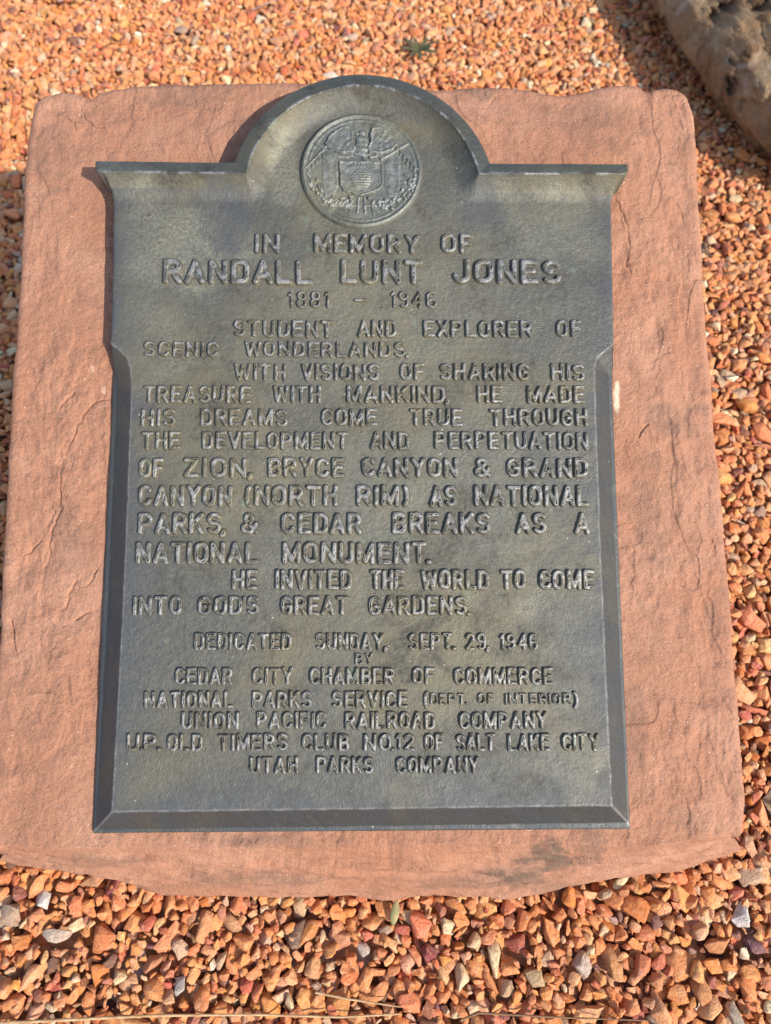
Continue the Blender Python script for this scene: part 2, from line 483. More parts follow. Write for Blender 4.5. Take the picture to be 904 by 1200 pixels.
# stains and the pale chip, where the stone really is discoloured
pu = (V - O) @ Xa; pv = (V - O) @ U
vd = (V - CAM) @ FWD; vpx = CX + FPX * ((V - CAM) @ RIGHT) / vd; vpy = CY - FPX * ((V - CAM) @ CUP) / vd      # where the photograph shows each stain
stain = np.zeros(len(V)); chip = np.zeros(len(V))
def blob(px, py, rx, ry, amt, seed):
    d = np.hypot((vpx - px) / rx, (vpy - py) / ry) + .6 * fbm(pu * 40, pv * 40 + V[:, 2] * 30, 4, seed)
    return min(1, amt * (1.25 if amt < .8 else 1)) * smooth(1.1, .5, d)
for i, (a, b_, rx, ry, am) in enumerate([(640, 1005, 42, 20, .75), (600, 1028, 45, 13, .7), (520, 1035, 60, 8, .45), (300, 1030, 90, 10, .4), (690, 985, 18, 40, .45),
        (220, 110, 60, 20, .35), (560, 108, 26, 12, .5), (640, 1040, 60, 8, .4), (110, 1008, 70, 9, .35), (790, 490, 38, 22, .35), (760, 600, 26, 70, .25), (85, 630, 24, 40, .3), (800, 960, 30, 18, .3),
        (740, 860, 22, 60, .3), (60, 180, 30, 40, .25), (690, 140, 60, 30, .25), (310, 985, 100, 10, .3)]):
    stain = np.maximum(stain, blob(a, b_, rx, ry, am, 70 + i))
chip = np.maximum(chip, blob(723, 474, 4.5, 24, 1, 90)); chip = np.maximum(chip, blob(122, 457, 3, 5, .3, 91)); chip = np.maximum(chip, blob(108, 432, 3, 6, .22, 92))
chip[NU * NV:] = 0
bloc = np.array([0.0, .62, 0.0])
block = mesh_np('sandstone_block', V, F_, M_STONE, attrs={'stain': ('FLOAT', stain), 'chip': ('FLOAT', chip)}, loc=bloc)
tag(block, 'pink sandstone block with a sloping face that carries the bronze plaque', 'stone block')

# ------------------------------------------------------------------ plaque
pl = bpy.data.objects.new('memorial_plaque', None); COL.objects.link(pl)
pl.empty_display_size = .1
mw = Matrix.Identity(4)
for r_ in range(3):
    mw[r_][0], mw[r_][1], mw[r_][2], mw[r_][3] = Xa[r_], U[r_], N[r_], O[r_]
pl.matrix_world = mw
tag(pl, 'dark bronze memorial plaque with arched top and raised lettering on the sandstone block', 'plaque')

HF, HR, HB = .018, .034, .002        # heights of the field, the cornice rim and the foot of the bevel
def A(px, h): return [at(x, y, h) for x, y in px]
# arch
ca = np.array(at(425.5, 229, HR)); HRO = HR - .0042; ro = np.hypot(*(np.array(at(425.5, 87.3, HRO)) - ca)) ; ri = np.hypot(*(np.array(at(425.5, 98.5, HR)) - ca)) - .0015
def arc_pts(c, r, a0, a1, n): return [(c[0] + r * math.cos(t), c[1] + r * math.sin(t)) for t in np.linspace(a0, a1, n)]
yl = at(200, 190, HRO)[1]; yr = at(650, 193, HRO)[1]
def ang_at(r, y): return math.asin((y - ca[1]) / r)
yil = at(200, 202.5, HR)[1]; yir = at(650, 205, HR)[1]
outer_arch = arc_pts(ca, ro, ang_at(ro, yr), math.pi - ang_at(ro, yl), 70)       # right -> left
rim_in = [at(100, 201.5, HR), ] + [(x, y) for x, y in arc_pts(ca, ri, math.pi - ang_at(ri, yil), ang_at(ri, yir), 60)] + [at(750, 204, HR)]
O_poly = (A([(109, 976.5), (738.8, 971.5)], HB) + A([(728, 690), (718.5, 455), (718.8, 430)], HB * 2) + A([(719.5, 405)], HF) + A([(718, 330), (716.5, 250), (716, 240)], HF)
          + A([(718, 228)], .018) + A([(722, 218)], .021) + A([(731, 207)], .028) + A([(735.5, 203.5), (735.7, 193)], HRO)
          + outer_arch
          + A([(112.5, 189), (113, 200)], HRO) + A([(117, 203.5)], .028) + A([(128, 213)], .021) + A([(132.5, 226)], .0175) + A([(133.5, 238)], HF)
          + A([(133, 300), (131, 380), (129.5, 403)], HF) + A([(132.5, 440)], HB * 2) + A([(121, 700)], HB))
F_poly = A([(131.5, 951.5), (717, 944), (704.5, 665), (697.5, 470), (696.5, 430), (700, 419), (719.5, 402), (740, 395), (760, 60), (90, 60), (110, 398), (130, 402), (138, 408), (148, 418), (153, 431), (154.5, 455), (145.5, 690)], HF)
CS = .0008
us = [p[0] for p in O_poly]; vs_ = [p[1] for p in O_poly]
gx = np.arange(min(us) - .004, max(us) + .004, CS); gy = np.arange(min(vs_) - .004, max(vs_) + .004, CS)
GX, GY = np.meshgrid(gx, gy)
def snap(GX, GY, poly, tol):
    d = sdf_poly(GX, GY, poly)
    m = np.abs(d) < tol
    e = 1e-5
    x, y = GX[m], GY[m]
    gxx = (sdf_poly(x + e, y, poly) - d[m]) / e; gyy = (sdf_poly(x, y + e, poly) - d[m]) / e
    X2, Y2 = GX.copy(), GY.copy()
    X2[m] -= gxx * d[m]; Y2[m] -= gyy * d[m]
    return X2, Y2
QX, QY = snap(GX, GY, F_poly, CS * .45)
QX, QY = snap(QX, QY, O_poly, CS * .5)
dO = sdf_poly(QX, QY, O_poly)
dF = sdf_poly(QX, QY, F_poly)
def hseg(a, b_): return at(*a, HF), at(*b_, HF)
(lx0, ly0), (lx1, ly1) = hseg((131.5, 951.5), (154.5, 455)); (rx0, ry0), (rx1, ry1) = hseg((717, 944), (697.5, 470)); (bx0, by0), (bx1, by1) = hseg((131.5, 951.5), (717, 944))
dl = np.interp(QY, [ly0, at(145.5, 690, HF)[1], ly1], [lx0, at(145.5, 690, HF)[0], lx1]) - QX
dr = QX - np.interp(QY, [ry0, at(704.5, 665, HF)[1], ry1], [rx0, at(704.5, 665, HF)[0], rx1])
db = by0 + (QX - bx0) * (by1 - by0) / (bx1 - bx0) - QY
dM = np.maximum(np.maximum(dl + .0 * QX, dr), db)
dF = np.where(QY < ly1 - .02, dM, dF) + .00035 * fbm(QX * 45, QY * 45, 3, 81)
rim_poly = rim_in + [(rim_in[-1][0], 2.0), (rim_in[0][0], 2.0)]
dR = sdf_poly(QX, QY, [rim_in[0]] + rim_in[1:-1] + [rim_in[-1], (rim_in[-1][0] + .05, rim_in[-1][1]), (rim_in[-1][0] + .05, .1), (rim_in[-1][0] + .05, .9), (rim_in[0][0] - .05, .9), (rim_in[0][0] - .05, rim_in[0][1])])
# dR > 0 on the field side is wrong way round for the arch (field is outside this polygon): keep field = outside
COVE = .021
t = np.clip(dR / COVE, 0, 1)
Z = HF + (HR - .0012 - HF) * (1 - t) ** 2.0
on_rim = dR <= 0
rimw = ro - ri - .0005
s = np.clip(-dR / rimw, 0, 1.3)
Z = np.where(on_rim, HR - .0006 - .0030 * s ** 1.6 + .0006 * np.exp(-(s / .12) ** 2), Z)
bev = dF > 0
zb = HF - dF * (HF - HB) / .0185
Z = np.where(bev & (dR > COVE), np.maximum(np.minimum(Z, zb), HB), Z)
Z = Z - .0012 * np.exp(-((np.abs(dF)) / .0007) ** 2) * 0
# rounding of the outer arris and the wall
Z = Z - .0007 * np.exp(-(np.abs(dO) / .0012))
lowrel = .00028 * fbm(QX * 28, QY * 28, 3, 5) + .00010 * fbm(QX * 240, QY * 240, 2, 15)
Z = Z + lowrel * (~bev) + .35 * lowrel * bev
Z = np.where(dO > CS * .25, -.012, Z)
wear_highlight = .75 * np.exp(-(dF / .0008) ** 2) * (.35 + .65 * smooth(-.6, .6, fbm(QX * 90, QY * 90, 4, 44))) + .8 * np.exp(-((dR + .0012) / .0011) ** 2) * smooth(-.2, .3, fbm(QX * 60, QY * 60, 3, 45))
mit = (np.exp(-((db - np.maximum(dl, dr)) / .0012) ** 2) * (dF > 0) * (QY < ly1 - .1))
wear_highlight = np.clip(wear_highlight + .6 * mit, 0, 1)
margin = np.clip(.75 * smooth(1.2, .4, np.hypot((QX - at(268, 262, HF)[0]) / .035, (QY - at(268, 262, HF)[1]) / .038) + .5 * fbm(QX * 30, QY * 30, 3, 72)) + .6 * smooth(1.2, .4, np.hypot((QX - at(560, 238, HF)[0]) / .025, (QY - at(560, 238, HF)[1]) / .03) + .5 * fbm(QX * 30, QY * 30, 3, 73)) + np.exp(-np.maximum(-np.where(QY < ly1, dF, np.maximum(dO, -.2)), 0) / .022) * (.9 + .5 * fbm(QX * 22, QY * 22, 3, 71)) * (QY < at(300, 225, HF)[1]), 0, .9)
pale = np.zeros(QX.shape)
for (a_, b_, rx, ry, am) in ((205, 285, .085, .06, .95), (170, 380, .05, .06, .5), (610, 250, .09, .04, .5), (430, 360, .16, .10, .35), (420, 560, .2, .1, .35), (330, 215, .02, .04, .7)):
    q_ = at(a_, b_, HF)
    pale = np.maximum(pale, am * smooth(1.2, .3, np.hypot((QX - q_[0]) / rx, (QY - q_[1]) / ry) + .7 * fbm(QX * 18, QY * 18, 4, 85)))
pale = pale * (1 - margin * .8)
cc = lambda a: (a[:-1, :-1] + a[1:, :-1] + a[:-1, 1:] + a[1:, 1:]) / 4
anyin = (dO[:-1, :-1] <= CS * .25) | (dO[1:, :-1] <= CS * .25) | (dO[:-1, 1:] <= CS * .25) | (dO[1:, 1:] <= CS * .25)
cR, cF = cc(dR), cc(dF)
corn = anyin & (cR < COVE)
bevm = anyin & ~corn & (cF > 0)
plate = anyin & ~corn & ~bevm
grid_mesh('plate', QX, QY, Z, plate, M_PLATE, pl, {'wear_highlight': ('FLOAT', wear_highlight), 'margin': ('FLOAT', margin), 'pale': ('FLOAT', pale)})
grid_mesh('bevelled_edge', QX, QY, Z, bevm, M_EDGE, pl, {'wear_highlight': ('FLOAT', wear_highlight), 'margin': ('FLOAT', margin), 'pale': ('FLOAT', pale)})
rimface = corn & (cR < 0)
grid_mesh('cornice_cove', QX, QY, Z, corn & ~rimface, M_PLATE, pl, {'wear_highlight': ('FLOAT', wear_highlight), 'margin': ('FLOAT', margin), 'pale': ('FLOAT', pale)})
grid_mesh('cornice_rim', QX, QY, Z, rimface, M_EDGE, pl, {'wear_highlight': ('FLOAT', wear_highlight), 'margin': ('FLOAT', margin), 'pale': ('FLOAT', pale)})

# ------------------------------------------------------------------ lettering (single-stroke gothic capitals)
def arc(cx, cy, rx, ry, a0, a1, n=10):
    return [(cx + rx * math.cos(R(a)), cy + ry * math.sin(R(a))) for a in np.linspace(a0, a1, n)]
def bowl(w, y0, y1, x0=0.0, fl=.45):
    m = (y0 + y1) / 2; r = (y1 - y0) / 2
    return [(x0, y1), (w * fl, y1)] + arc(w * fl, m, w * (1 - fl), r, 90, -90, 10) + [(x0, y0)]
def oval(w, r=.30):
    return arc(w / 2, 1 - r, w / 2, r, 0, 180) + arc(w / 2, r, w / 2, r, 180, 360) + [(w, 1 - r)]
def glyphs():
    G = {}
    W = .56
    G['A'] = (.62, [[(0, 0), (.31, 1), (.62, 0)], [(.10, .28), (.52, .28)]])
    G['B'] = (W, [[(0, 0), (0, 1)], bowl(W * .94, .53, 1, fl=.55), bowl(W, 0, .53, fl=.55)])
    G['C'] = (W, [arc(W / 2, .70, W / 2, .30, 18, 180) + arc(W / 2, .30, W / 2, .30, 180, 342)])
    G['D'] = (W, [[(0, 0), (0, 1), (W * .5, 1)] + arc(W * .5, .7, W * .5, .3, 90, 0, 7) + arc(W * .5, .3, W * .5, .3, 0, -90, 7) + [(0, 0)]])
    G['E'] = (.50, [[(.50, 1), (0, 1), (0, 0), (.50, 0)], [(0, .52), (.40, .52)]])
    G['F'] = (.48, [[(.48, 1), (0, 1), (0, 0)], [(0, .50), (.38, .50)]])
    G['G'] = (W, [arc(W / 2, .70, W / 2, .30, 20, 180) + arc(W / 2, .30, W / 2, .30, 180, 360) + [(W, .47), (W * .55, .47)]])
    G['H'] = (W, [[(0, 0), (0, 1)], [(W, 0), (W, 1)], [(0, .52), (W, .52)]])
    G['I'] = (0.0, [[(0, 0), (0, 1)]])
    G['J'] = (.48, [[(.48, 1), (.48, .28)] + arc(.24, .28, .24, .28, 0, -180)])
    G['K'] = (W, [[(0, 0), (0, 1)], [(W, 1), (0.02, .40)], [(.20, .58), (W, 0)]])
    G['L'] = (.48, [[(0, 1), (0, 0), (.48, 0)]])
    G['M'] = (.72, [[(0, 0), (0, 1), (.36, .08), (.72, 1), (.72, 0)]])
    G['N'] = (.58, [[(0, 0), (0, 1), (.58, 0), (.58, 1)]])
    G['O'] = (W, [oval(W)])
    G['P'] = (W, [[(0, 0), (0, 1)], bowl(W, .44, 1, fl=.5)])
    G['R'] = (W, [[(0, 0), (0, 1)], bowl(W * .97, .47, 1, fl=.5), [(W * .5, .47), (W, 0)]])
    G['S'] = (W, [arc(W / 2, .75, W / 2, .25, 32, 262, 14) + arc(W / 2, .26, W / 2, .26, 95, -148, 14)])
    G['T'] = (.56, [[(0, 1), (.56, 1)], [(.28, 1), (.28, 0)]])
    G['U'] = (W, [[(0, 1), (0, .30)] + arc(W / 2, .30, W / 2, .30, 180, 360) + [(W, 1)]])
    G['V'] = (.60, [[(0, 1), (.30, 0), (.60, 1)]])
    G['W'] = (.86, [[(0, 1), (.20, 0), (.43, .92), (.66, 0), (.86, 1)]])
    G['X'] = (.56, [[(0, 0), (.56, 1)], [(0, 1), (.56, 0)]])
    G['Y'] = (.60, [[(0, 1), (.30, .46), (.60, 1)], [(.30, .46), (.30, 0)]])
    G['Z'] = (.52, [[(0, 1), (.52, 1), (0, 0), (.52, 0)]])
    G['1'] = (.16, [[(0, .80), (.16, 1), (.16, 0)]])
    G['2'] = (.50, [arc(.25, .75, .25, .25, 170, -25, 10) + [(0, 0), (.50, 0)]])
    G['4'] = (.54, [[(.40, 0), (.40, 1), (0, .30), (.54, .30)]])
    G['6'] = (.50, [arc(.25, .72, .25, .28, 48, 180) + arc(.25, .25, .25, .25, 180, 540, 20)])
    G['8'] = (.50, [arc(.25, .76, .22, .24, 0, 360, 18), arc(.25, .26, .25, .26, 0, 360, 18)])
    G['9'] = (.50, [arc(.25, .75, .25, .25, 0, 360, 20), arc(.25, .28, .25, .28, -132, 0) + [(.50, .75)]])
    G['&'] = (.64, [[(.64, 0), (.14, .66)] + arc(.28, .80, .17, .20, 215, -40, 12) + [(.06, .38)] + arc(.26, .24, .26, .24, 150, 330, 12) + [(.62, .48)]])
    G['.'] = (.04, [[(0, 0), (.04, 0)]])
    G[','] = (.07, [[(.07, .04), (.05, -.04), (0, -.14)]])
    G["'"] = (.03, [[(.03, 1), (0, .80)]])
    G['-'] = (.42, [[(0, .45), (.42, .45)]])
    G['('] = (.16, [arc(.30, .48, .30, .66, 130, 230, 10)])
    G[')'] = (.16, [arc(-.14, .48, .30, .66, 50, -50, 10)])
    return G
GL = glyphs()
TEXT = [
    (273, 297.5, .135, [('IN', 298, 329), ('MEMORY', 367, 493), ('OF', 517, 556)]),
    (303, 334, .145, [('RANDALL', 190, 368), ('LUNT', 399, 497), ('JONES', 530, 660)]),
    (340.5, 361.5, .108, [('1881', 337, 387), ('-', 415, 432), ('1946', 457, 513)]),
    (374.5, 396, .135, [('STUDENT', 273, 391), ('AND', 419, 466), ('EXPLORER', 496, 625), ('OF', 652, 683)]),
    (399.5, 419, .135, [('SCENIC', 168, 257), ('WONDERLANDS.', 286, 481)]),
    (425, 446.5, .135, [('WITH', 274, 336), ('VISIONS', 352, 446), ('OF', 469, 499), ('SHARING', 515, 622), ('HIS', 646, 687)]),
    (451, 473, .135, [('TREASURE', 167, 295), ('WITH', 319, 377), ('MANKIND,', 406, 528), ('HE', 559, 590), ('MADE', 618, 687)]),
    (478, 500, .135, [('HIS', 165, 207), ('DREAMS', 234, 338), ('COME', 376, 443), ('TRUE', 480, 543), ('THROUGH', 574, 690)]),
    (505, 527.5, .135, [('THE', 165, 212), ('DEVELOPMENT', 236, 409), ('AND', 433, 481), ('PERPETUATION', 509, 691)]),
    (535.5, 560.5, .14, [('OF', 162, 193), ('ZION,', 214, 297), ('BRYCE', 313, 405), ('CANYON', 423, 538), ('&', 555, 577), ('GRAND', 593, 691)]),
    (567.5, 594.5, .14, [('CANYON', 161, 273), ('(NORTH', 286, 397), ('RIM)', 417, 481), ('AS', 503, 537), ('NATIONAL', 555, 692)]),
    (599.5, 627, .14, [('PARKS,', 160, 266), ('&', 281, 304), ('CEDAR', 329, 425), ('BREAKS', 459, 577), ('AS', 604, 642), ('A', 673, 693)]),
    (634, 662, .14, [('NATIONAL', 158, 304), ('MONUMENT.', 330, 507)]),
    (666.5, 692, .14, [('HE', 271, 303), ('INVITED', 322, 414), ('THE', 433, 475), ('WORLD', 493, 575), ('TO', 586, 618), ('COME', 631, 698)]),
    (697.5, 722, .14, [('INTO', 155, 214), ("GOD'S", 231, 305), ('GREAT', 328, 409), ('GARDENS.', 431, 553)]),
    (741, 763, .135, [('DEDICATED', 227, 343), ('SUNDAY,', 369, 455), ('SEPT.', 478, 535), ('29,', 545, 575), ('1946', 585, 632)]),
    (764.5, 779, .15, [('BY', 416, 438)]),
    (781.5, 803.5, .135, [('CEDAR', 204, 274), ('CITY', 295, 345), ('CHAMBER', 362, 463), ('OF', 483, 510), ('COMMERCE', 532, 649)]),
    (809, 831, .135, [('NATIONAL', 168, 274), ('PARKS', 295, 366), ('SERVICE', 389, 479), ('(', 497, 503), (')', 672, 678), ('DEPT.', 504, 549, 812, 826), ('OF', 560, 580, 812, 826), ('INTERIOR', 592, 670, 812, 826)]),
    (833.5, 855.5, .135, [('UNION', 212, 281), ('PACIFIC', 300, 384), ('RAILROAD', 404, 511), ('COMPANY', 538, 643)]),
    (859, 881, .135, [('U.P.', 148, 189), ('OLD', 195, 238), ('TIMERS', 255, 338), ('CLUB', 353, 410), ('NO.12', 426, 487), ('OF', 497, 521), ('SALT', 534, 582), ('LAKE', 595, 645), ('CITY', 658, 704)]),
    (886, 907.5, .135, [('UTAH', 292, 350), ('PARKS', 370, 439), ('COMPANY', 464, 563)]),
]
def line_mesh(y0, y1, sw, words):
    Vs, Fs, Ws, Ft, off = [], [], [], [], 0
    for wd in words:
        txt, x0, x1 = wd[:3]
        ya, yb = (wd[3], wd[4]) if len(wd) > 3 else (y0, y1)
        LH = HF + .0015
        u0, vb = at(x0, yb, LH); u1, _ = at(x1, yb, LH); vt = at((x0 + x1) / 2, ya, LH)[1]
        vb = at((x0 + x1) / 2, yb, LH)[1]
        cap = vt - vb; hw = cap * sw * (.94 if cap > .019 else .89)
        if cap < .013: hw = cap * .105
        LHT = .0028 * (cap / .0175) ** .5
        nat = [GL[c][0] for c in txt]
        gap = .37
        gaps = [(.20 if (txt[i] in ".,'" or txt[i + 1] in ".,'") else gap) for i in range(len(txt) - 1)]
        tot = sum(nat) + sum(gaps)
        avail = (u1 - u0) - 2 * hw
        sx = avail / max(tot, .02)
        if tot < .3: sx = cap * 1.0
        x = u0 + hw
        if tot < .3: x = (u0 + u1) / 2 - tot * sx / 2
        for i, ch in enumerate(txt):
            wn, strokes = GL[ch]
            jx, jy = random.gauss(0, .00018), random.gauss(0, .00022)
            rot = random.gauss(0, .010)
            hh = LHT * random.uniform(.88, 1.1)
            st = []
            for s_k in strokes:
                q = []
                for a, b_ in s_k:
                    lx = a * sx - wn * sx / 2; ly = b_ * (cap - 2 * hw) - cap / 2 + hw
                    q.append((x + wn * sx / 2 + jx + lx * math.cos(rot) - ly * math.sin(rot), vb + cap / 2 + jy + lx * math.sin(rot) + ly * math.cos(rot)))
                st.append(q)
            if ch in '.,': hwk = hw * 1.15
            elif ch.isdigit(): hwk = hw * .84
            elif ch in 'S&GC': hwk = hw * .92
            else: hwk = hw
            allp = [p for q in st for p in q]
            cs = .00045; pad = hwk + .0016
            ax = np.arange(min(p[0] for p in allp) - pad, max(p[0] for p in allp) + pad, cs)
            ay = np.arange(min(p[1] for p in allp) - pad, max(p[1] for p in allp) + pad, cs)
            X, Y = np.meshgrid(ax, ay)
            d = np.full(X.shape, 1.0)
            for q in st: d = np.minimum(d, seg_dist(X, Y, q))
            d = d + .00028 * pn(X * 260, Y * 260, 77 + i)
            r = d / hwk
            z = np.where(r < 1, 1 - r ** 3.8, -3.0 * (r - 1))
            zz = HF + hh * np.maximum(z, -.55) + .00022 * fbm(X * 170, Y * 170, 2, 31)
            on = z > -.35
            keep = on[:-1, :-1] | on[1:, :-1] | on[:-1, 1:] | on[1:, 1:]
            ny, nx = X.shape
            idx = np.arange(nx * ny).reshape(ny, nx)
            qd = np.stack([idx[:-1, :-1], idx[:-1, 1:], idx[1:, 1:], idx[1:, :-1]], -1)[keep]
            used, inv = np.unique(qd.ravel(), return_inverse=True)
            Ft.append((smooth(.78, 1.02, r) * smooth(-.4, .3, fbm(X * 90, Y * 90, 2, 13))).ravel()[used]); Ws.append((smooth(.75, .35, r) * smooth(-.25, .25, fbm(X * 120, Y * 120, 2, 3))).ravel()[used])  # letter tops paler: rubbed metal and painted patches of sky highlight
            Vs.append(np.stack([X.ravel()[used], Y.ravel()[used], zz.ravel()[used]], -1)); Fs.append(inv.reshape(-1, 4) + off); off += len(used)
            x += wn * sx + (gaps[i] * sx if i < len(gaps) else 0)
    return np.concatenate(Vs), np.concatenate(Fs), np.concatenate(Ws), np.concatenate(Ft)
for (y0, y1, sw, words) in TEXT:
    groups = []
    for wd in words:
        if wd[0] == ')': groups[-1].append(wd) if False else groups[0].append(wd)
        else: groups.append([wd])
    if any(wd[0] == '(' for wd in words):
        flat = {wd[0]: wd for wd in words}
        groups = [[wd] for wd in words if wd[0] not in ('(', ')', 'DEPT.', 'INTERIOR')] + [[flat['('], flat['DEPT.']], [flat['INTERIOR'], flat[')']]]
    for gwd in groups:
        v, f, wr_, ft_ = line_mesh(y0, y1, sw, gwd)
        mesh_np('inscription_word', v, f, M_LETTER, pl, attrs={'wear_highlight': ('FLOAT', wr_), 'grime': ('FLOAT', ft_)})

# ------------------------------------------------------------------ state seal medallion
mc = np.array(at(424, 199, HF + .003)); mr = at(495, 199, HF + .003)[0] - mc[0]
def S(x, y): return (mc[0] + (x - 450) / 337 * mr, mc[1] + (425 - y) / 337 * mr * .985)      # drawing units of the seal
cs = .00042
ax = np.arange(-mr - .004, mr + .004, cs)
MX, MY = np.meshgrid(mc[0] + ax, mc[1] + ax)
rr = np.hypot(MX - mc[0], MY - mc[1]) / mr
MB = HF + .0026
z = MB + .0018 * np.exp(-((rr - .955) / .028) ** 2) + .0005 * np.exp(-((rr - .88) / .02) ** 2)
z = z + .00025 * fbm(MX * 150, MY * 150, 3, 8)
z = np.where(rr > .985, MB + .0012 - (rr - .985) * mr * 2.2, z)
ok = z > HF - .0015
keep = ok[:-1, :-1] | ok[1:, :-1] | ok[:-1, 1:] | ok[1:, 1:]
med = grid_mesh('medallion', MX, MY, np.maximum(z, HF - .002), keep, M_SEAL, pl)

def relief_part(name, hfun):
    X_, Y_ = MX, MY
    h = hfun(MX + .0005 * pn(MX * 300, MY * 300, 3), MY + .0005 * pn(MX * 300, MY * 300, 4))
    h = np.where(h > 0, h * .85 + .00022 * fbm(X_ * 230, Y_ * 230, 2, 19), h)
    zz = MB + h
    ok = h > -.0002
    keep = ok[:-1, :-1] | ok[1:, :-1] | ok[:-1, 1:] | ok[1:, 1:]
    return grid_mesh(name, MX, MY, np.maximum(zz, MB - .0009), keep, M_SEAL, med, {'wear_highlight': ('FLOAT', np.full(MX.shape, .9 if 'spray' in name else .35) * smooth(-.2, .3, fbm(MX * 120, MY * 120, 2, 88)))})  # sprays lightened most: their bright highlights are painted into the colour
unit = mr / 337
def dome(d, wdt, ht):                        # raised, rounded inside of an outline; d < 0 inside
    return np.where(d < 0, ht * np.sqrt(np.clip(1 - (1 + np.maximum(d, -wdt) / wdt) ** 2, 0, 1)), -d * 1.5)
def ridge(d, wdt, ht): return np.where(d < wdt, ht * np.sqrt(np.clip(1 - (d / wdt) ** 2, 0, 1)), -(d - wdt) * 1.5)
def eagle(X, Y):
    wl = [S(*p) for p in [(405, 330), (330, 335), (275, 315), (240, 275), (262, 228), (300, 190), (345, 162), (392, 168), (408, 205), (404, 260), (425, 300)]]
    wr = [S(*p) for p in [(495, 330), (565, 335), (625, 315), (652, 275), (632, 228), (596, 192), (552, 164), (506, 168), (490, 205), (494, 260), (475, 300)]]
    bd = [S(*p) for p in [(420, 225), (440, 212), (470, 218), (488, 240), (488, 300), (470, 340), (430, 340), (412, 300)]]
    h = np.full(X.shape, -1.0)
    for q, sx in ((wl, -1), (wr, 1)):
        d = sdf_poly(X, Y, q)
        c0 = S(450 + sx * 20, 340)
        a_ = np.arctan2(Y - c0[1], X - c0[0]); rd = np.hypot(X - c0[0], Y - c0[1]) / unit
        fe = .00016 * np.sin(a_ * 30 + 2.5 * fbm(X * 90, Y * 90, 2, 7)) * smooth(60, 120, rd) + .00018 * np.sin(rd * .16 + 2 * fbm(X * 80, Y * 80, 2, 6))
        h = np.maximum(h, dome(d + 4 * unit * fbm(X * 200, Y * 200, 2, 4), 13 * unit, .0026) + .0009 * np.exp(-((d + 9 * unit) / (7 * unit)) ** 2) + np.where(d < -3 * unit, fe, 0))
    h = np.maximum(h, dome(sdf_poly(X, Y, bd), 24 * unit, .0028) + .0003 * np.sin((Y) / unit * .2) * (sdf_poly(X, Y, bd) < -4 * unit))
    h = np.maximum(h, ridge(np.hypot(X - S(452, 205)[0], Y - S(452, 205)[1]), 20 * unit, .0028))                     # head
    h = np.maximum(h, ridge(seg_dist(X, Y, [S(438, 206), S(420, 214)]), 7 * unit, .0022))                           # beak
    for q in ([S(270, 322), S(320, 350), S(365, 352), S(395, 342)], [S(410, 325), S(440, 338), S(490, 336)], [S(500, 352), S(540, 340), S(580, 352)], [S(560, 362), S(610, 330)], [S(455, 345), S(475, 378)]):
        h = np.maximum(h, ridge(seg_dist(X, Y, q), 10 * unit, .0022))
    return h
relief_part('eagle', eagle)
def shield(X, Y):
    q = [S(*p) for p in [(322, 385), (345, 375), (370, 382), (400, 372), (445, 380), (490, 372), (525, 382), (550, 375), (572, 388), (566, 440), (574, 480), (566, 525), (540, 552), (500, 566), (448, 584), (396, 566), (350, 552), (332, 520), (330, 470), (326, 430)]]
    d = sdf_poly(X, Y, q)
    h = np.where(d < 0, .0015, -d * 1.5)
    h = np.maximum(h, ridge(np.abs(d + 5 * unit), 7 * unit, .0028))
    c = S(446, 485)
    hive = np.hypot((X - c[0]) / (58 * unit), (Y - c[1]) / (66 * unit))
    hv = np.where((hive < 1) & (Y > S(0, 535)[1]), .0022 * np.sqrt(np.clip(1 - hive ** 2, 0, 1)) + .0010 + .0003 * np.sin((Y - c[1]) / unit * .42), -1)
    h = np.maximum(h, np.where(hv > 0, hv, -1) + 0)
    for k in range(9):                          # studs over the hive and the panel under it
        p = S(372 + 18.5 * k, 408 + 9 * ((k - 4) / 4) ** 2)
        h = np.maximum(h, ridge(np.hypot(X - p[0], (Y - p[1]) * .6), 5.5 * unit, .0019))
    for yy in (540, 562):
        h = np.maximum(h, ridge(seg_dist(X, Y, [S(375, yy), S(515, yy)]), 4 * unit, .0019))
    return h
relief_part('shield', shield)
for sx in (-1, 1):
    def flag(X, Y):
        T = lambda x, y: S(450 + sx * (450 - x), y)
        q = [T(*p) for p in [(250, 300), (312, 352), (322, 400), (322, 520), (300, 585), (262, 590), (240, 555), (233, 470), (232, 370)]]
        d = sdf_poly(X, Y, q)
        fold = .00025 * np.sin((X - mc[0]) / unit * .13 + .9 * np.sin((Y - mc[1]) / unit * .018))
        h = dome(d, 13 * unit, .0010) + np.where(d < -4 * unit, fold, 0)
        h = np.maximum(h, ridge(seg_dist(X, Y, [T(140, 418), T(252, 292)]), 7 * unit, .0021))
        h = np.maximum(h, ridge(seg_dist(X, Y, [T(190, 268), T(232, 292), T(310, 345)]), 8 * unit, .0023))
        for k in range(5):
            p0 = T(150 + 20 * k, 408 - 22 * k)
            h = np.maximum(h, ridge(seg_dist(X, Y, [p0, (p0[0] - sx * 9 * unit, p0[1] - 26 * unit)]), 6 * unit, .0016))
        return h
    relief_part('flag', flag)
